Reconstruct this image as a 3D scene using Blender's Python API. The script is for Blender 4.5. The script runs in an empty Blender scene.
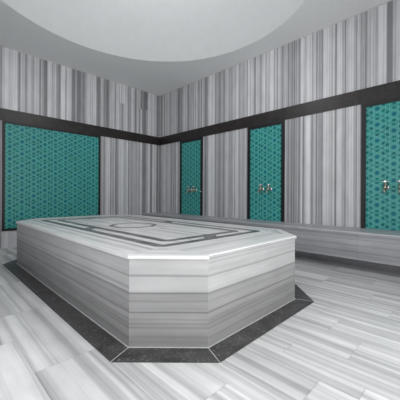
import bpy, bmesh, math, random
from mathutils import Vector, Matrix
random.seed(7)
sc = bpy.context.scene
COL = sc.collection

# ---------------------------------------------------------------- measures
CAM_H = 0.818
XW, YW, ZC = 3.741, 5.028, 3.039          # right wall, left wall, ceiling
XB, YB = -0.66, -0.28                     # the two walls behind the viewer
BAND0, BAND1 = 1.924, 2.102
DOME_C, DOME_R, DOME_RISE = (1.621, 2.402), 1.767, 0.80

# ---------------------------------------------------------------- materials
def new_mat(name):
    m = bpy.data.materials.new(name)
    m.use_nodes = True
    nt = m.node_tree
    b = nt.nodes['Principled BSDF']
    return m, nt, b

def math_node(nt, op, a, b=None, c=None):
    n = nt.nodes.new('ShaderNodeMath'); n.operation = op
    for i, v in enumerate((a, b, c)):
        if v is None: continue
        if isinstance(v, (int, float)): n.inputs[i].default_value = v
        else: nt.links.new(v, n.inputs[i])
    return n.outputs[0]

def ramp(nt, fac, stops, interp='LINEAR'):
    n = nt.nodes.new('ShaderNodeValToRGB')
    n.color_ramp.interpolation = interp
    el = n.color_ramp.elements
    while len(el) < len(stops): el.new(0.5)
    for e, (p, c) in zip(el, stops):
        e.position = p
        e.color = (c, c, c, 1) if isinstance(c, (int, float)) else (*c, 1)
    nt.links.new(fac, n.inputs[0])
    return n.outputs[0]

def mixc(nt, fac, a, b, mode='MIX'):
    n = nt.nodes.new('ShaderNodeMix'); n.data_type = 'RGBA'; n.blend_type = mode
    if isinstance(fac, (int, float)): n.inputs[0].default_value = fac
    else: nt.links.new(fac, n.inputs[0])
    for i, v in ((6, a), (7, b)):
        if isinstance(v, tuple): n.inputs[i].default_value = (*v, 1)
        else: nt.links.new(v, n.inputs[i])
    return n.outputs[2]

def noise1(nt, w, scale, detail=2.0, rough=0.5):
    n = nt.nodes.new('ShaderNodeTexNoise'); n.noise_dimensions = '1D'
    n.inputs['Scale'].default_value = scale
    n.inputs['Detail'].default_value = detail
    n.inputs['Roughness'].default_value = rough
    nt.links.new(w, n.inputs['W'])
    return n.outputs['Fac']

def marble(name, light, mid, dark, rough=0.35, wobble=0.02, broad=5.0, fine=34.0, stops=(0.40, 0.5, 0.62), bands=None):
    """Striped white and grey marble: u runs along the veins, v across them, one random shift for every slab."""
    m, nt, b = new_mat(name)
    L = nt.links
    uv = nt.nodes.new('ShaderNodeUVMap'); uv.uv_map = 'UVMap'
    at = nt.nodes.new('ShaderNodeAttribute'); at.attribute_name = 'slab'
    sep = nt.nodes.new('ShaderNodeSeparateXYZ'); L.new(uv.outputs[0], sep.inputs[0])
    mp = nt.nodes.new('ShaderNodeMapping'); mp.inputs['Scale'].default_value = (0.7, 3.0, 1)
    L.new(uv.outputs[0], mp.inputs[0])
    wn = nt.nodes.new('ShaderNodeTexNoise'); wn.inputs['Scale'].default_value = 1.6
    wn.inputs['Detail'].default_value = 2.0
    L.new(mp.outputs[0], wn.inputs[0])
    wv = math_node(nt, 'MULTIPLY', math_node(nt, 'SUBTRACT', wn.outputs[0], 0.5), wobble)
    shift = math_node(nt, 'MULTIPLY', at.outputs['Fac'], 37.0)
    w = math_node(nt, 'ADD', math_node(nt, 'ADD', sep.outputs[1], wv), shift)
    n1 = noise1(nt, w, broad, 3.0, 0.62)
    n2 = noise1(nt, math_node(nt, 'ADD', w, 11.3), fine, 3.0, 0.6)
    n3 = noise1(nt, math_node(nt, 'ADD', w, 5.7), broad * 2.6, 1.0, 0.5)
    mix = math_node(nt, 'ADD', math_node(nt, 'MULTIPLY', n1, 0.46),
                    math_node(nt, 'ADD', math_node(nt, 'MULTIPLY', n2, 0.30), math_node(nt, 'MULTIPLY', n3, 0.24)))
    c = ramp(nt, mix, [(stops[0], light), (stops[1], mid), (stops[2], dark)])
    if bands:
        # the veins seen in the sawn block: their heights are the stone's own
        hv = math_node(nt, 'ADD', sep.outputs[1], wv)
        bc = ramp(nt, math_node(nt, 'MULTIPLY', hv, 2.0), bands)
        c = mixc(nt, 0.16, bc, c)
    thin = ramp(nt, noise1(nt, math_node(nt, 'ADD', w, 23.1), fine * 0.55, 1.0, 0.5), [(0.63, 0.0), (0.68, 1.0)])
    c = mixc(nt, math_node(nt, 'MULTIPLY', thin, 0.45), c, dark)
    # cloudy variation along the slab
    cl = nt.nodes.new('ShaderNodeTexNoise'); cl.inputs['Scale'].default_value = 7.0; cl.inputs['Detail'].default_value = 5.0
    mp2 = nt.nodes.new('ShaderNodeMapping'); mp2.inputs['Scale'].default_value = (0.5, 1.6, 1)
    L.new(uv.outputs[0], mp2.inputs[0]); L.new(mp2.outputs[0], cl.inputs[0])
    c = mixc(nt, 0.35, c, ramp(nt, cl.outputs[0], [(0.3, 0.55), (0.7, 1.0)]), 'MULTIPLY')
    # every slab has its own tone; the bench seat's also holds painted light
    tone = nt.nodes.new('ShaderNodeAttribute'); tone.attribute_name = 'tone'
    comb = nt.nodes.new('ShaderNodeCombineColor')
    tv = math_node(nt, 'ADD', tone.outputs['Fac'], 1.0)
    for i in range(3): L.new(tv, comb.inputs[i])
    c = mixc(nt, 1.0, c, comb.outputs[0], 'MULTIPLY')
    L.new(c, b.inputs['Base Color'])
    b.inputs['Roughness'].default_value = rough
    return m

def plain(name, col, rough=0.6, metal=0.0, bump=0.0, bscale=60.0, var=0.0):
    m, nt, b = new_mat(name)
    b.inputs['Roughness'].default_value = rough
    b.inputs['Metallic'].default_value = metal
    tc = nt.nodes.new('ShaderNodeTexCoord')
    n = nt.nodes.new('ShaderNodeTexNoise'); n.inputs['Scale'].default_value = bscale; n.inputs['Detail'].default_value = 4
    nt.links.new(tc.outputs['Object'], n.inputs[0])
    lo = tuple(max(0, x * (1 - var)) for x in col); hi = tuple(min(1, x * (1 + var)) for x in col)
    nt.links.new(ramp(nt, n.outputs[0], [(0.3, lo), (0.7, hi)]), b.inputs['Base Color'])
    if bump:
        bp = nt.nodes.new('ShaderNodeBump'); bp.inputs['Strength'].default_value = bump; bp.inputs['Distance'].default_value = 0.01
        nt.links.new(n.outputs[0], bp.inputs['Height']); nt.links.new(bp.outputs[0], b.inputs['Normal'])
    return m

def granite(name, base, speck, amount=0.66, rough=0.35):
    m, nt, b = new_mat(name)
    tc = nt.nodes.new('ShaderNodeTexCoord')
    n = nt.nodes.new('ShaderNodeTexNoise'); n.inputs['Scale'].default_value = 75; n.inputs['Detail'].default_value = 6; n.inputs['Roughness'].default_value = 0.7
    n2 = nt.nodes.new('ShaderNodeTexNoise'); n2.inputs['Scale'].default_value = 9; n2.inputs['Detail'].default_value = 4
    v = nt.nodes.new('ShaderNodeTexVoronoi'); v.inputs['Scale'].default_value = 46; v.inputs['Randomness'].default_value = 1
    for k in (n, n2, v): nt.links.new(tc.outputs['Object'], k.inputs['Vector'])
    d = tuple(x * 0.45 for x in base)
    c = ramp(nt, n2.outputs[0], [(0.35, d), (0.65, base)])
    f = ramp(nt, n.outputs[0], [(amount - 0.08, 0.0), (amount + 0.06, 1.0)])
    c = mixc(nt, f, c, speck)
    f2 = ramp(nt, v.outputs['Distance'], [(0.08, 1.0), (0.2, 0.0)])
    f3 = math_node(nt, 'MULTIPLY', f2, ramp(nt, n2.outputs[0], [(0.5, 0.0), (0.6, 0.6)]))
    c = mixc(nt, f3, c, speck)
    nt.links.new(c, b.inputs['Base Color'])
    b.inputs['Roughness'].default_value = rough
    return m

def girih(name):
    """Teal star-and-hexagon tile pattern; the map is in metres."""
    m, nt, b = new_mat(name)
    uv = nt.nodes.new('ShaderNodeUVMap'); uv.uv_map = 'UVMap'
    sep = nt.nodes.new('ShaderNodeSeparateXYZ'); nt.links.new(uv.outputs[0], sep.inputs[0])
    s = 0.162
    qs, ds = [], []
    for deg in (0, 60, 120):
        a = math.radians(deg)
        p = math_node(nt, 'ADD', math_node(nt, 'MULTIPLY', sep.outputs[0], math.cos(a) / s), math_node(nt, 'MULTIPLY', sep.outputs[1], math.sin(a) / s))
        q = math_node(nt, 'ABSOLUTE', math_node(nt, 'SUBTRACT', math_node(nt, 'FRACT', math_node(nt, 'ADD', p, 0.5)), 0.5))
        qs.append(q)
        ds.append(math_node(nt, 'ABSOLUTE', math_node(nt, 'SUBTRACT', q, 0.25)))
    mx = math_node(nt, 'MAXIMUM', math_node(nt, 'MAXIMUM', qs[0], qs[1]), qs[2])
    mn = math_node(nt, 'MINIMUM', math_node(nt, 'MINIMUM', ds[0], ds[1]), ds[2])
    # small hexagons and triangles: three to every repeat of the large one
    fs = []
    for deg in (0, 60, 120):
        a = math.radians(deg); p3 = s / 3
        p = math_node(nt, 'ADD', math_node(nt, 'MULTIPLY', sep.outputs[0], math.cos(a) / p3), math_node(nt, 'MULTIPLY', sep.outputs[1], math.sin(a) / p3))
        q = math_node(nt, 'ABSOLUTE', math_node(nt, 'SUBTRACT', math_node(nt, 'FRACT', math_node(nt, 'ADD', p, 0.5)), 0.5))
        fs.append(math_node(nt, 'SUBTRACT', 0.5, q))
    d3 = math_node(nt, 'MINIMUM', math_node(nt, 'MINIMUM', fs[0], fs[1]), fs[2])
    tc = nt.nodes.new('ShaderNodeTexNoise'); tc.inputs['Scale'].default_value = 5.0; tc.inputs['Detail'].default_value = 3
    nt.links.new(uv.outputs[0], tc.inputs['Vector'])
    cell = ramp(nt, tc.outputs[0], [(0.35, (0.003, 0.19, 0.185)), (0.65, (0.007, 0.26, 0.24))])
    tc2 = nt.nodes.new('ShaderNodeTexNoise'); tc2.inputs['Scale'].default_value = 14.0; tc2.inputs['Detail'].default_value = 1
    nt.links.new(uv.outputs[0], tc2.inputs['Vector'])
    deep = math_node(nt, 'MULTIPLY', ramp(nt, d3, [(0.07, 0.0), (0.20, 1.0)]), ramp(nt, tc2.outputs[0], [(0.38, 0.15), (0.62, 0.9)]))
    c = mixc(nt, deep, cell, (0.002, 0.12, 0.14))
    hexa = ramp(nt, mx, [(0.14, 1.0), (0.165, 0.0)])
    c = mixc(nt, math_node(nt, 'MULTIPLY', hexa, 0.6), c, (0.002, 0.16, 0.26))
    fine_line = math_node(nt, 'MULTIPLY', ramp(nt, d3, [(0.03, 1.0), (0.10, 0.0)]), 0.6)
    star_line = math_node(nt, 'MULTIPLY', ramp(nt, mn, [(0.014, 1.0), (0.036, 0.0)]), 0.75)
    line = math_node(nt, 'MAXIMUM', fine_line, star_line)
    c = mixc(nt, line, c, (0.16, 0.52, 0.47))
    nt.links.new(c, b.inputs['Base Color'])
    b.inputs['Roughness'].default_value = 0.38
    b.inputs['Specular IOR Level'].default_value = 0.25
    return m

LIGHT, MID, DARK = (0.80, 0.80, 0.81), (0.60, 0.60, 0.615), (0.30, 0.30, 0.315)
M_FLOOR = marble('striped_floor_marble', (0.86, 0.86, 0.86), (0.69, 0.69, 0.693), (0.43, 0.43, 0.435), 0.38, 0.03, 7.0, 30.0, (0.42, 0.51, 0.64))
M_WALL = marble('striped_wall_marble', (0.78, 0.78, 0.80), (0.55, 0.548, 0.565), (0.26, 0.258, 0.272), 0.4, 0.006, 5.0, 40.0, (0.42, 0.5, 0.58))
BANDS = [(0, .30), (.045, .28), (.055, .21), (.066, .32), (.10, .35), (.106, .20), (.114, .36), (.131, .24), (.138, .36), (.151, .27), (.158, .39), (.183, .41),
         (.1905, .15), (.197, .37), (.243, .36), (.249, .25), (.255, .37), (.283, .34), (.291, .18), (.300, .54), (.374, .57), (.383, .33), (.394, .54), (.478, .58)]
M_SIDE = marble('striped_platform_marble', (0.66, 0.66, 0.665), (0.47, 0.47, 0.475), (0.23, 0.23, 0.235), 0.38, 0.02, 6.0, 40.0, (0.38, 0.5, 0.63),
                bands=[(z * 2.0, v * 0.86 if v > .5 else v * 0.78) for z, v in BANDS])
M_TOP = marble('white_platform_marble', (0.92, 0.92, 0.915), (0.80, 0.80, 0.80), (0.42, 0.42, 0.425), 0.36, 0.02, 8.0, 30.0, (0.44, 0.54, 0.66))
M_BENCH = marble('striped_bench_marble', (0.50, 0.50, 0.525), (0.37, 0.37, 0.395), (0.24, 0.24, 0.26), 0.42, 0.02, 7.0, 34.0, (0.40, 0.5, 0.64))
M_INLAY = granite('grey_inlay_marble', (0.22, 0.22, 0.225), (0.31, 0.31, 0.32), 0.7, 0.35)
M_BORDER = granite('black_granite', (0.072, 0.071, 0.073), (0.25, 0.25, 0.255), 0.63, 0.42)
M_BAND = granite('black_marble', (0.021, 0.016, 0.015), (0.050, 0.040, 0.036), 0.60, 0.40)
M_FRAME = plain('black_stone_trim', (0.007, 0.008, 0.010), 0.45, 0, 0, 40, 0.3)
M_GROUT = plain('pale_grout', (0.55, 0.55, 0.55), 0.8, 0, 0, 50, 0.1)
M_JOINT = plain('grey_joint', (0.46, 0.46, 0.46), 0.85, 0, 0, 50, 0.15)
M_CEIL = plain('ceiling_paint', (0.88, 0.89, 0.89), 0.85, 0, 0.05, 30, 0.02)
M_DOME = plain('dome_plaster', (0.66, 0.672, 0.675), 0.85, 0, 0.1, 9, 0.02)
M_TEAL = girih('teal_girih_tile')
M_CHROME = plain('chrome', (0.78, 0.77, 0.76), 0.18, 1.0, 0, 30, 0.03)
M_BRASS = plain('brass', (0.45, 0.40, 0.32), 0.3, 1.0, 0, 30, 0.1)

# ---------------------------------------------------------------- mesh helpers
class MB:
    """Collects faces with a map in metres, a slab number and a slab tone, then links them as one mesh object."""
    def __init__(self):
        self.bm = bmesh.new()
        self.uv = self.bm.loops.layers.uv.new('UVMap')
        self.slab = self.bm.faces.layers.float.new('slab')
        self.tone = self.bm.faces.layers.float.new('tone')
    def face(self, pts, uvs=None, slab=None, tone=0.0, mi=0, along=None):
        vs = [self.bm.verts.new(p) for p in pts]
        f = self.bm.faces.new(vs)
        f.material_index = mi
        f[self.slab] = random.random() if slab is None else slab
        f[self.tone] = tone
        if uvs is None:
            P = [Vector(p) for p in pts]
            if along is None: along = P[1] - P[0]
            a = Vector(along).normalized()
            n = (P[1] - P[0]).cross(P[2] - P[1]).normalized()
            c = n.cross(a)
            uvs = [(p.dot(a), p.dot(c)) for p in P]
        for l, t in zip(f.loops, uvs): l[self.uv].uv = t
        return f
    def box(self, a, b, slab=None, tone=0.0, mi=0, along=None):
        (x0, y0, z0), (x1, y1, z1) = a, b
        s = random.random() if slab is None else slab
        q = [(x0, y0, z0), (x1, y0, z0), (x1, y1, z0), (x0, y1, z0), (x0, y0, z1), (x1, y0, z1), (x1, y1, z1), (x0, y1, z1)]
        for idx in ((3, 2, 1, 0), (4, 5, 6, 7), (0, 1, 5, 4), (1, 2, 6, 5), (2, 3, 7, 6), (3, 0, 4, 7)):
            P = [q[i] for i in idx]
            al = along
            if along is not None:
                n = (Vector(P[1]) - Vector(P[0])).cross(Vector(P[2]) - Vector(P[1])).normalized()
                if abs(n.dot(Vector(along).normalized())) > 0.9: al = None
            self.face(P, slab=s, tone=tone, mi=mi, along=al)
    def prism(self, loop, z0, z1, slab=None, tone=0.0, mi=0, along=(1, 0, 0), side_along=None):
        """A solid over a counter-clockwise loop of (x, y)."""
        s = random.random() if slab is None else slab
        self.face([(x, y, z1) for x, y in loop], slab=s, tone=tone, mi=mi, along=along)
        self.face([(x, y, z0) for x, y in reversed(loop)], slab=s, tone=tone, mi=mi, along=along)
        n = len(loop)
        for i in range(n):
            (ax, ay), (bx, by) = loop[i], loop[(i + 1) % n]
            self.face([(ax, ay, z0), (bx, by, z0), (bx, by, z1), (ax, ay, z1)], slab=s, tone=tone, mi=mi)
    def ring(self, outer, inner, z0, z1, mi=0):
        n = len(outer)
        for i in range(n):
            j = (i + 1) % n
            o0, o1, i0, i1 = outer[i], outer[j], inner[i], inner[j]
            self.face([(*o0, z1), (*o1, z1), (*i1, z1), (*i0, z1)], mi=mi)
            self.face([(*i0, z0), (*i1, z0), (*o1, z0), (*o0, z0)], mi=mi)
            self.face([(*o0, z0), (*o1, z0), (*o1, z1), (*o0, z1)], mi=mi)
            self.face([(*i1, z0), (*i0, z0), (*i0, z1), (*i1, z1)], mi=mi)
    def lathe(self, prof, origin, axis, n=20, mi=0):
        """prof: (distance along axis, radius)"""
        ax = Vector(axis).normalized()
        u = ax.orthogonal().normalized(); v = ax.cross(u)
        O = Vector(origin)
        R = [[O + ax * t + (u * math.cos(2 * math.pi * k / n) + v * math.sin(2 * math.pi * k / n)) * max(r, 1e-4) for k in range(n)] for t, r in prof]
        for i in range(len(R) - 1):
            for k in range(n):
                self.face([R[i][k], R[i][(k + 1) % n], R[i + 1][(k + 1) % n], R[i + 1][k]]).smooth = True
        self.face(list(reversed(R[0]))); self.face(R[-1])
    def tube(self, pts, radii, n=12):
        P = [Vector(p) for p in pts]; R = []
        up = None
        for i, p in enumerate(P):
            d = (P[min(i + 1, len(P) - 1)] - P[max(i - 1, 0)]).normalized()
            u = d.orthogonal().normalized() if up is None else (up - d * up.dot(d)).normalized()
            up = u; v = d.cross(u)
            R.append([p + (u * math.cos(2 * math.pi * k / n) + v * math.sin(2 * math.pi * k / n)) * radii[i] for k in range(n)])
        for i in range(len(R) - 1):
            for k in range(n):
                self.face([R[i][k], R[i][(k + 1) % n], R[i + 1][(k + 1) % n], R[i + 1][k]]).smooth = True
        self.face(list(reversed(R[0]))); self.face(R[-1])
    def build(self, name, mats, parent=None, weld=False, bevel=0.0):
        if weld: bmesh.ops.remove_doubles(self.bm, verts=self.bm.verts, dist=1e-5)
        me = bpy.data.meshes.new(name); self.bm.to_mesh(me); self.bm.free()
        for m in (mats if isinstance(mats, (list, tuple)) else [mats]): me.materials.append(m)
        o = bpy.data.objects.new(name, me); COL.objects.link(o)
        if parent is not None: o.parent = parent
        if bevel:
            md = o.modifiers.new('edge', 'BEVEL'); md.width = bevel; md.segments = 2; md.limit_method = 'ANGLE'
        return o

def empty(name, loc, label, cat, group=None):
    o = bpy.data.objects.new(name, None); COL.objects.link(o)
    o.location = loc; o.empty_display_size = 0.1
    o['label'] = label; o['category'] = cat
    if group: o['group'] = group
    return o

def structure(o, label=None, cat=None):
    o['kind'] = 'structure'
    if label: o['label'] = label
    if cat: o['category'] = cat
    return o

# ---------------------------------------------------------------- floor
def build_floor():
    m = MB()
    m.box((XB - .15, YB - .15, -0.12), (XW + .15, YW + .15, -0.003), mi=1)
    g = 0.0008
    # column edges (veins run along y), first joint of each column, slab length
    cols = []
    x = 0.648
    firsts = [0.765, 0.505, 0.49, 0.333, 0.716, 0.455, 0.638, 0.78, 0.42, 0.60, 0.30, 0.69, 0.50]
    edges = [0.648, 0.935, 1.06, 1.24, 1.33, 1.50, 1.735, 1.95, 2.205, 2.43, 2.66, 2.90, 3.15, 3.42, XW]
    for i in range(len(edges) - 1): cols.append((edges[i], edges[i + 1], firsts[i % len(firsts)]))
    left = [0.648, 0.362, 0.08, -0.20, -0.48, XB]
    lf = [1.43, 1.02, 1.30, 0.88, 1.2]
    for i in range(len(left) - 1): cols.append((left[i + 1], left[i], lf[i]))
    for x0, x1, j in cols:
        ln = 0.80 if x0 < 0.6 else random.choice((0.62, 0.74, 0.80))
        ys = [j]
        while ys[0] > YB: ys.insert(0, ys[0] - ln)
        while ys[-1] < YW: ys.append(ys[-1] + ln)
        for a, b in zip(ys, ys[1:]):
            a, b = max(a, YB), min(b, YW)
            if b - a < 0.01: continue
            m.face([(x0 + g, a + g, 0), (x1 - g, a + g, 0), (x1 - g, b - g, 0), (x0 + g, b - g, 0)],
                   along=(0, 1, 0), tone=random.uniform(-0.12, 0.06))
    structure(m.build('floor', [M_FLOOR, M_JOINT]))
build_floor()

# ---------------------------------------------------------------- walls
def wall(name, a, b, normal, seed, patches=(), opening=None, courses=False):
    """A wall from a to b (x, y) facing normal, faced with slabs whose veins stand upright."""
    rnd = random.Random(seed)
    m = MB()
    A, B, N = Vector((*a, 0)), Vector((*b, 0)), Vector((*normal, 0))
    D = (B - A); ln = D.length; D.normalize()
    def P(t, z, d=0.0): q = A + D * t + N * d; return (q.x, q.y, z)
    flip = D.cross(Vector((0, 0, 1))).dot(N) < 0
    def quad(t0, t1, z0, z1, d=0.0, **k):
        q = [P(t0, z0, d), P(t1, z0, d), P(t1, z1, d), P(t0, z1, d)]
        if flip: q.reverse()
        m.face(q, along=(0, 0, 1), **k)
    t = 0.0
    cells = []
    sill = opening[3] if opening and len(opening) > 3 else 0.0
    while t < ln - 0.02:
        w = rnd.choice((0.30, 0.30, 0.15, 0.45)); t1 = min(t + w, ln)
        if ln - t1 < 0.05: t1 = ln
        s = rnd.random(); tn = rnd.uniform(-0.08, 0.06)
        cells.append((t, t1, 0.0, BAND0 + .05, s, tn))
        split = rnd.choice((2.64, 2.55, 2.75, None, None)) if courses else None
        if split is None: cells.append((t, t1, BAND0 + .05, ZC, s if rnd.random() < .5 else rnd.random(), tn))
        else:
            s2 = rnd.random() if rnd.random() < .5 else s
            cells.append((t, t1, BAND0 + .05, split, s2, tn))
            cells.append((t, t1, split, ZC, rnd.random() if rnd.random() < .4 else s2, rnd.uniform(-0.08, 0.06)))
        t = t1
    for t0, t1, z0, z1, s, tn in cells:
        if opening:
            o0, o1, oz = opening[:3]
            if t0 < o1 and t1 > o0 and z0 < oz:
                if t0 < o0: quad(t0, o0, z0, z1, slab=s, tone=tn)
                if t1 > o1: quad(o1, t1, z0, z1, slab=s, tone=tn)
                if z0 < sill: quad(max(t0, o0), min(t1, o1), z0, min(z1, sill), slab=s, tone=tn)
                if z1 > oz: quad(max(t0, o0), min(t1, o1), oz, z1, slab=s, tone=tn)
                continue
        quad(t0, t1, z0, z1, slab=s, tone=tn)
    for t0, t1, z0, z1, tn in patches: quad(t0, t1, z0, z1, d=0.0015, slab=rnd.random(), tone=tn)
    # the body of the wall behind the slabs
    def body(t0, t1, z0, z1):
        q = []
        for d in (-0.002, -0.15): q += [P(t0, z0, d), P(t1, z0, d), P(t1, z1, d), P(t0, z1, d)]
        for idx in ((0, 1, 2, 3), (7, 6, 5, 4), (4, 5, 1, 0), (5, 6, 2, 1), (6, 7, 3, 2), (7, 4, 0, 3)): m.face([q[i] for i in idx], mi=1)
    if opening:
        o0, o1, oz = opening[:3]
        if sill: body(o0, o1, 0, sill)
        body(0, o0, 0, ZC); body(o1, ln, 0, ZC); body(o0, o1, oz, ZC)
    else: body(0, ln, 0, ZC)
    return structure(m.build(name, [M_WALL, M_GROUT]))

wall('wall_left', (XB, YW), (XW, YW), (0, -1), 3,
     patches=[(2.755 - XB, 2.912 - XB, 2.64, ZC, 0.25), (3.20 - XB, 3.42 - XB, 2.63, ZC, -0.10)])
wall('wall_right', (XW, YW), (XW, YB), (-1, 0), 11)
FRONT_OPENING = (0.4, 3.05, 2.25)  # unseen opening, placed and widened for the light it lets in
BACK_OPENING = (0.4, 2.4, 2.4, 0.6)  # unseen opening added to brighten the right wall and platform side
wall('wall_front', (XB, YB), (XW, YB), (0, 1), 5, opening=FRONT_OPENING, courses=True)
wall('wall_back', (XB, YB), (XB, YW), (1, 0), 8, opening=BACK_OPENING, courses=True)

# black bands round the walls (trim) and the pale line under the ceiling
def band(name, a, b, joints, mat, z0, z1):
    m = MB()
    ax = 0 if abs(b[0] - a[0]) > abs(b[1] - a[1]) and (b[0] - a[0]) > (b[1] - a[1]) else 1
    lo, hi = a[ax], b[ax]
    cuts = [lo] + joints + [hi]
    for p, q in zip(cuts, cuts[1:]):
        A, B = [a[0], a[1], z0], [b[0], b[1], z1]
        A[ax], B[ax] = p + 0.0008, q - 0.0008
        m.box(A, B)
    return structure(m.build(name, mat))
T = 0.012
band('trim_1', (XB + T, YW - T), (XW - T, YW), [0.78, 2.35, 3.0], M_BAND, BAND0, BAND1)
band('trim_2', (XW - T, YB + T), (XW, YW), [0.3, 1.0, 2.0, 2.66, 3.65, 4.35], M_BAND, BAND0, BAND1)
band('trim_3', (XB + T, YB), (XW - T, YB + T), [0.9, 2.2], M_BAND, BAND0 + 0.34, BAND1 + 0.34)
band('trim_4', (XB, YB + T), (XB + T, YW), [0.9, 2.2], M_BAND, BAND0, BAND1)
band('trim_5', (XB, YW - 0.006), (XW, YW), [], M_GROUT, ZC - 0.014, ZC)
band('trim_6', (XW - 0.006, YB), (XW, YW - 0.006), [], M_GROUT, ZC - 0.014, ZC)

# ---------------------------------------------------------------- ceiling with its round dome
def build_ceiling():
    m = MB(); cx, cy = DOME_C; R = DOME_R
    x0, x1, y0, y1 = XB - .15, XW + .15, YB - .15, YW + .15
    angs = [2 * math.pi * k / 160 for k in range(160)]
    for X in (x0, x1):
        for Y in (y0, y1): angs.append(math.atan2(Y - cy, X - cx) % (2 * math.pi))
    angs = sorted(set(angs))
    def edge(a):
        c, s = math.cos(a), math.sin(a); k = 1e9
        if c > 1e-9: k = min(k, (x1 - cx) / c)
        if c < -1e-9: k = min(k, (x0 - cx) / c)
        if s > 1e-9: k = min(k, (y1 - cy) / s)
        if s < -1e-9: k = min(k, (y0 - cy) / s)
        return (cx + c * k, cy + s * k)
    for i, a in enumerate(angs):
        b = angs[(i + 1) % len(angs)]
        pa, pb = edge(a), edge(b)
        ca, cb = (cx + R * math.cos(a), cy + R * math.sin(a)), (cx + R * math.cos(b), cy + R * math.sin(b))
        for z, rev in ((ZC, False), (ZC + 0.12, True)):
            q = [(*pa, z), (*ca, z), (*cb, z), (*pb, z)]
            m.face(q[::-1] if rev else q)
        m.face([(*pa, ZC), (*pb, ZC), (*pb, ZC + .12), (*pa, ZC + .12)])
    structure(m.build('ceiling', M_CEIL, weld=True))
    d = MB(); h = DOME_RISE; S = (R * R + h * h) / (2 * h); zc = ZC + h - S
    amax = math.asin(min(1, R / S)); n, k = 128, 24
    def pt(i, j, off=0.0):
        t = amax * (1 - j / k); r = (S + off) * math.sin(t)
        return (cx + r * math.cos(2 * math.pi * i / n), cy + r * math.sin(2 * math.pi * i / n), zc + (S + off) * math.cos(t))
    for off in (0.0, 0.1):
        for j in range(k):
            for i in range(n):
                q = [pt(i, j, off), pt(i, j + 1, off), pt(i + 1, j + 1, off), pt(i + 1, j, off)]
                if j == k - 1: q = [pt(i, j, off), pt(0, k, off), pt(i + 1, j, off)]
                if off: q.reverse()
                d.face(q).smooth = True
    structure(d.build('ceiling_dome', M_DOME, weld=True))
build_ceiling()

# ---------------------------------------------------------------- the heated marble platform
PX0, PX1, PY0, PY1, CH, PH = 0.778, 2.372, 1.014, 4.135, 0.299, 0.5
PC = ((PX0 + PX1) / 2, (PY0 + PY1) / 2)
def octa(x0, x1, y0, y1, c):
    return [(x0 + c, y0), (x1 - c, y0), (x1, y0 + c), (x1, y1 - c), (x1 - c, y1), (x0 + c, y1), (x0, y1 - c), (x0, y0 + c)]
def grow(d):      # the platform's outline pushed out by d
    k = d * math.tan(math.radians(22.5))
    return octa(PX0 - d, PX1 + d, PY0 - d, PY1 + d, CH + 2 * d - d - k)
def loc(loop): return [(x - PC[0], y - PC[1]) for x, y in loop]

plat = empty('marble_platform', (PC[0], PC[1], 0), 'large octagonal grey striped marble platform in the middle of the bath room', 'platform')
SL = 0.024
o_loop, i_loop = loc(grow(-0.001)), loc(grow(-0.03))
for i in range(8):
    j = (i + 1) % 8
    A, B, a, b = o_loop[i], o_loop[j], i_loop[i], i_loop[j]
    m = MB()
    s = [0.31, 0.13, 0.52, 0.71, 0.44, 0.87, 0.623, 0.254][i]
    L = (Vector(B) - Vector(A)).length
    n = max(1, round(L / 1.35)) if i not in (0, 2, 4, 6) else 1
    z1 = PH - SL
    for q in range(n):
        f0, f1 = q / n, (q + 1) / n
        def lp(u, v, f): return (u[0] + (v[0] - u[0]) * f, u[1] + (v[1] - u[1]) * f)
        A0, A1, a0, a1 = lp(A, B, f0), lp(A, B, f1), lp(a, b, f0), lp(a, b, f1)
        sl = s + q * 0.0007
        m.face([(*A0, 0), (*A1, 0), (*A1, z1), (*A0, z1)], slab=sl, tone=-0.02 * (q % 2))
        m.face([(*A0, z1), (*A1, z1), (*a1, z1), (*a0, z1)], slab=sl)
        m.face([(*a1, 0), (*a0, 0), (*a0, z1), (*a1, z1)], slab=sl)
        m.face([(*A1, 0), (*A0, 0), (*a0, 0), (*a1, 0)], slab=sl)
        if q == 0: m.face([(*A0, 0), (*A0, z1), (*a0, z1), (*a0, 0)], slab=sl)
        if q == n - 1: m.face([(*A1, 0), (*a1, 0), (*a1, z1), (*A1, z1)], slab=sl)
    m.build('side_panel', M_SIDE, plat)

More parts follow.
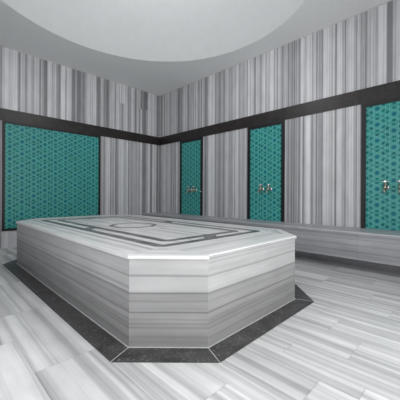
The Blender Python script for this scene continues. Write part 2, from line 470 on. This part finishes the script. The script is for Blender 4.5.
# top slab: eight margin slabs around a field
RX0, RX1, RY0, RY1 = 1.006 - PC[0], 2.150 - PC[0], 1.345 - PC[1], 3.804 - PC[1]
def build_top():
    m = MB(); O = loc(grow(0.010)); z1, z0 = PH, PH - SL
    r = 0.006
    I = loc(grow(0.010 - r))
    fl, fr, br, bl = (RX0, RY0), (RX1, RY0), (RX1, RY1), (RX0, RY1)
    margins = [([I[0], I[1], fr, fl], (1, 0, 0)), ([I[1], I[2], fr], (1, 1, 0)), ([I[2], I[3], br, fr], (0, 1, 0)), ([I[3], I[4], br], (-1, 1, 0)),
               ([I[4], I[5], bl, br], (1, 0, 0)), ([I[5], I[6], bl], (1, 1, 0)), ([I[6], I[7], fl, bl], (0, 1, 0)), ([I[7], I[0], fl], (1, -1, 0))]
    for k, (lp, al) in enumerate(margins): m.face([(x, y, z1) for x, y in lp], along=al, slab=0.07 + 0.11 * k, tone=0.0)
    # field of four slabs, veins along y
    xs = [RX0, RX0 + 0.30, 0.0, RX1 - 0.30, RX1]; ys = [RY0, -0.42, 0.42, RY1]
    for i in range(4):
        for j in range(3):
            m.face([(xs[i], ys[j], z1), (xs[i + 1], ys[j], z1), (xs[i + 1], ys[j + 1], z1), (xs[i], ys[j + 1], z1)], along=(0, 1, 0), tone=random.uniform(-0.05, 0.02))
    for i in range(8):
        j = (i + 1) % 8
        s = 0.07 + 0.11 * i
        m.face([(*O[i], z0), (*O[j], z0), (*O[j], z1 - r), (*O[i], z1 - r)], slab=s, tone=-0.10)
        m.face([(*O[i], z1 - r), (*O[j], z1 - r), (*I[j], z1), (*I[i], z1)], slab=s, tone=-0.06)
    m.face([(x, y, z0) for x, y in reversed(O)])
    return m.build('top_slab', M_TOP, plat)
build_top()

# grey inlay let into the top: two frames, knots joining them, an octagon in the middle
def inlay():
    z0, z1 = PH - 0.004, PH + 0.0008
    w = 0.068
    def rect_ring(x0, x1, y0, y1, c, name):
        m = MB(); k = w * (2 - math.sqrt(2))
        m.ring(octa(x0, x1, y0, y1, c), octa(x0 + w, x1 - w, y0 + w, y1 - w, max(c - k, 0.012)), z0, z1)
        m.build(name, M_INLAY, plat)
    rect_ring(RX0, RX1, RY0, RY1, 0.055, 'inlay_band')
    rect_ring(RX0 + .143, RX1 - .143, RY0 + .135, RY1 - .135, 0.05, 'inlay_band')
    def knot(x, y):
        m = MB(); a, b = 0.118, 0.048; r = math.sqrt(.5)
        q = [(x + (u - v) * r, y + (u + v) * r) for u, v in ((-a, -b), (a, -b), (a, b), (-a, b))]
        m.prism(q, z0, z1 + 0.0003); m.build('inlay_knot', M_INLAY, plat)
    for s in (-1, 1):
        knot(s * 0.012, s * (RY1 - 0.108))
        knot(s * (RX1 - 0.110), 0.0)
    m = MB()
    a, b = 0.235, 0.190
    t = math.tan(math.radians(22.5))
    m.ring([(x - .02, y - .03) for x, y in octa(-a, a, -a, a, a - a * t)], [(x - .02, y - .03) for x, y in octa(-b, b, -b, b, b - b * t)], z0, z1)
    m.build('inlay_octagon', M_INLAY, plat)
inlay()

# the dark speckled border let into the floor round the platform
bord = empty('granite_border', (PC[0], PC[1], 0), 'black speckled granite border with pale joints in the floor around the platform', 'floor border')
go, gi = loc(grow(0.130)), loc(grow(0.004))
gl = MB()
for i in range(8):
    j = (i + 1) % 8
    m = MB()
    m.prism([go[i], go[j], gi[j], gi[i]], 0.0005, 0.004, along=(1, 0, 0))
    m.build('border_slab', M_BORDER, bord)
    # pale pointing along the foot of the platform and across each mitre
    A, B = Vector(gi[i]), Vector(go[i]); d = (B - A).normalized(); n = Vector((-d.y, d.x)) * 0.0018
    gl.prism([tuple(A - n), tuple(B - n), tuple(B + n), tuple(A + n)][::1], 0.001, 0.0046)
g2, g3 = loc(grow(0.0065)), loc(grow(0.000))
gl.ring(g2, g3, 0.001, 0.0052)
gl.build('grout_line', M_GROUT, bord)

# ---------------------------------------------------------------- bench along the right wall
bx = 3.27
bench = empty('marble_bench', ((bx + XW) / 2, (YB + YW) / 2, 0), 'long low grey striped marble bench with overhanging front along the right wall', 'bench')
ox, oy = (bx + XW) / 2, (YB + YW) / 2
ys = [YB + .001, 0.35, 1.55, 2.75, 3.95, YW - .001]
m = MB()
for a, b in zip(ys, ys[1:]): m.box((bx - 0.008 - ox, a + .0006 - oy, 0.408), (XW - 0.001 - ox, b - .0006 - oy, 0.43), along=(0, 1, 0), tone=random.uniform(0.22, 0.34))  # same stone as the front; raised tone paints in light from above
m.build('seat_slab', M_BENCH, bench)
m = MB()
ys2 = [YB + .001, 0.9, 2.25, 3.6, YW - .001]
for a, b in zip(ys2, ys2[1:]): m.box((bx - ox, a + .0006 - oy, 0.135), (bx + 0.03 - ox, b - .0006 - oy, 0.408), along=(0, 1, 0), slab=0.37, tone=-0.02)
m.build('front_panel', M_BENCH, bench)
m = MB()
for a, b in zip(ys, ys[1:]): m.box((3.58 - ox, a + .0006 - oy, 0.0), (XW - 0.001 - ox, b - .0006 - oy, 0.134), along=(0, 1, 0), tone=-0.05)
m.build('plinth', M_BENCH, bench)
m = MB()
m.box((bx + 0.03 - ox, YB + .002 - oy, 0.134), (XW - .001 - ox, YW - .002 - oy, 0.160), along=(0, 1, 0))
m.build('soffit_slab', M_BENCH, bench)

# ---------------------------------------------------------------- teal tile panels
def frame_mesh(w, h, fw, axis, foot=True):
    """axis x: panel faces -y; axis y: panel faces -x. Local origin at the middle of the foot."""
    m = MB()
    t = 0.016
    rails = [(-w / 2, -w / 2 + fw, 0, h), (w / 2 - fw, w / 2, 0, h), (-w / 2 + fw, w / 2 - fw, 0, fw), (-w / 2 + fw, w / 2 - fw, h - fw, h)]
    if not foot: rails.pop(2)
    for a, b, z0, z1 in rails:
        if axis == 'x': m.box((a, -t, z0), (b, 0, z1))
        else: m.box((-t, a, z0), (0, b, z1))
    return m
def tile_mesh(w, h, fw, axis, off=(0.0, 0.0)):
    m = MB(); t = 0.006
    a, b, z0, z1 = -w / 2 + fw, w / 2 - fw, fw if axis == 'x' else 0.0, h - fw
    n = max(1, round((b - a) / 0.28)); g = 0.0006
    if axis == 'x':
        m.box((a, -t + .001, z0), (b, 0, z1))
        m.face([(a, -t, z0), (b, -t, z0), (b, -t, z1), (a, -t, z1)], uvs=[(a + off[0], z0 + off[1]), (b + off[0], z0 + off[1]), (b + off[0], z1 + off[1]), (a + off[0], z1 + off[1])])
    else:
        m.box((-t + .001, a, z0), (0, b, z1))
        m.face([(-t, b, z0), (-t, a, z0), (-t, a, z1), (-t, b, z1)], uvs=[(-b + off[0], z0 + off[1]), (-a + off[0], z0 + off[1]), (-a + off[0], z1 + off[1]), (-b + off[0], z1 + off[1])])
    return m

def panel(name, locn, w, h, fw, axis, label, off, group=None):
    p = empty(name, locn, label, 'tile panel', group)
    tile_mesh(w, h, fw, axis, off).build('tile_face', M_TEAL, p)
    frame_mesh(w, h, fw, axis, axis == 'x').build('frame', M_FRAME, p)
    return p
panel('tile_panel', ((0.825 + 2.352) / 2, YW - 0.0016, 0.262), 2.352 - 0.825, BAND0 - 0.263, 0.036, 'x',
      'wide teal star-patterned tile panel in a black frame on the left wall', (0.02, 0.03))
R_PANELS = [(4.001, 'narrow teal tile panel near the corner, farthest of the three on the right wall'),
            (2.320, 'narrow teal tile panel in the middle of the three on the right wall'),
            (0.665, 'narrow teal tile panel at the photo edge, nearest of the three on the right wall')]
for y, lb in R_PANELS:
    panel('tile_panel', (XW - 0.0016, y, 0.431), 0.652, BAND0 - 0.432, 0.050, 'y', lb, (0.0, 0.0), 'narrow teal tile panels on the right wall')

# ---------------------------------------------------------------- taps
def make_tap():
    t = empty('water_tap', (0, 0, 0), '', 'tap', 'taps on the teal panels')
    m = MB(); m.lathe([(0, 0.030), (0.004, 0.030), (0.009, 0.020), (0.012, 0.013)], (0, 0, 0), (-1, 0, 0)); m.build('wall_flange', M_CHROME, t, weld=True)
    m = MB(); m.lathe([(0.010, 0.012), (0.030, 0.012), (0.036, 0.018), (0.046, 0.024), (0.060, 0.026), (0.074, 0.022), (0.082, 0.012), (0.086, 0.006)], (0, 0, 0), (-1, 0, 0))
    m.build('body', M_BRASS, t, weld=True)
    m = MB()
    pts = [(-0.064, 0, -0.012), (-0.075, 0, -0.020), (-0.092, 0, -0.026), (-0.106, 0, -0.034), (-0.112, 0, -0.046), (-0.113, 0, -0.062)]
    m.tube(pts, [0.013, 0.013, 0.012, 0.012, 0.011, 0.012]); m.build('spout', M_BRASS, t, weld=True)
    m = MB(); m.lathe([(0.018, 0.013), (0.034, 0.011), (0.044, 0.009), (0.050, 0.014), (0.054, 0.014)], (-0.058, 0, 0), (0, 0, 1)); m.build('stem', M_BRASS, t, weld=True)
    m = MB()
    m.lathe([(0.052, 0.012), (0.058, 0.017), (0.068, 0.018), (0.076, 0.012), (0.079, 0.004)], (-0.058, 0, 0), (0, 0, 1))
    for a in range(4):
        c, s = math.cos(a * math.pi / 2), math.sin(a * math.pi / 2)
        m.tube([(-0.058 + .012 * c, .012 * s, 0.064), (-0.058 + .028 * c, .028 * s, 0.066), (-0.058 + .034 * c, .034 * s, 0.066)], [0.0055, 0.006, 0.0075], 10)
    m.build('handle', M_CHROME, t, weld=True)
    return t
def copy_thing(r):
    c = r.copy(); COL.objects.link(c)
    for ch in list(r.children):
        k = ch.copy(); COL.objects.link(k); k.parent = c
    return c
tap0 = make_tap()
first = True
for y, which in ((3.93, 'the far'), (2.30, 'the middle'), (0.665, 'the nearest')):
    for dy, side in ((0.070, 'left'), (-0.070, 'right')):
        t = tap0 if first else copy_thing(tap0)
        first = False
        t.location = (XW - 0.0075, y + dy - 0.005, 0.915)
        t['label'] = '%s one of the two small metal taps on %s narrow teal panel' % (side, which)

# small pale peg on the frame of the far panel
pg = MB(); pg.lathe([(0, 0.012), (0.006, 0.012), (0.010, 0.008), (0.022, 0.008), (0.030, 0.015), (0.036, 0.013), (0.040, 0.005)], (0, 0, 0), (-1, 0, 0))
po = pg.build('wall_peg', M_CHROME, weld=True)
po.location = (XW - 0.0176, 3.692, 0.885)
po['label'] = 'tiny round metal peg on the right black frame of the far teal panel'; po['category'] = 'peg'

# ---------------------------------------------------------------- light
def area(name, locn, size, size_y, target, power, color):
    l = bpy.data.lights.new(name, 'AREA'); l.shape = 'RECTANGLE'; l.size = size; l.size_y = size_y; l.energy = power; l.color = color
    o = bpy.data.objects.new(name, l); COL.objects.link(o); o.location = locn
    o.rotation_euler = (Vector(target) - Vector(locn)).to_track_quat('-Z', 'Y').to_euler()
    return o
dx0, dx1 = XB + FRONT_OPENING[0], XB + FRONT_OPENING[1]
area('front_opening_fill', ((dx0 + dx1) / 2, YB - 0.16, 1.15), dx1 - dx0 - .02, 2.1, ((dx0 + dx1) / 2, 3, 1.15), 36, (1.0, 0.985, 0.97))  # soft light behind the viewer, its opening shaped to balance the room
area('back_opening_fill', (XB - 0.16, YB + 1.4, 1.5), 1.98, 1.78, (3, YB + 1.4, 1.5), 22, (1.0, 0.99, 0.98))  # added side fill, shining through an invented opening
pl = bpy.data.lights.new('dome_fill', 'POINT'); pl.energy = 27; pl.shadow_soft_size = 0.18; pl.color = (0.97, 0.985, 1.0)  # added bulb out of view, gives ambient light to dome, ceiling and floor
po2 = bpy.data.objects.new('dome_fill', pl); COL.objects.link(po2); po2.location = (DOME_C[0], DOME_C[1], 2.95)
w = bpy.data.worlds.new('world'); sc.world = w; w.use_nodes = True
w.node_tree.nodes['Background'].inputs[0].default_value = (0.9, 0.95, 1.0, 1); w.node_tree.nodes['Background'].inputs[1].default_value = 0.8

# ---------------------------------------------------------------- camera
cam = bpy.data.cameras.new('camera'); co = bpy.data.objects.new('camera', cam); COL.objects.link(co)
f, cy, yaw, roll = 276.79, 195.08, math.radians(45.068), math.radians(0.2636)
cam.sensor_width = 36; cam.lens = 36 * f / 400; cam.shift_y = -(200 - cy) / 400; cam.clip_start = 0.02
F = Vector((math.cos(yaw), math.sin(yaw), 0)); Rv = Vector((math.sin(yaw), -math.cos(yaw), 0)); U = Vector((0, 0, 1))
c_, s_ = math.cos(roll), math.sin(roll)
X = Rv * c_ + U * s_; Y = U * c_ - Rv * s_; Zx = -F
mt = Matrix(((X.x, Y.x, Zx.x, 0), (X.y, Y.y, Zx.y, 0), (X.z, Y.z, Zx.z, CAM_H), (0, 0, 0, 1)))
co.matrix_world = mt
sc.camera = co
sc.view_settings.view_transform = 'Standard'; sc.view_settings.look = 'None'; sc.view_settings.exposure = 0.08; sc.view_settings.gamma = 1.0
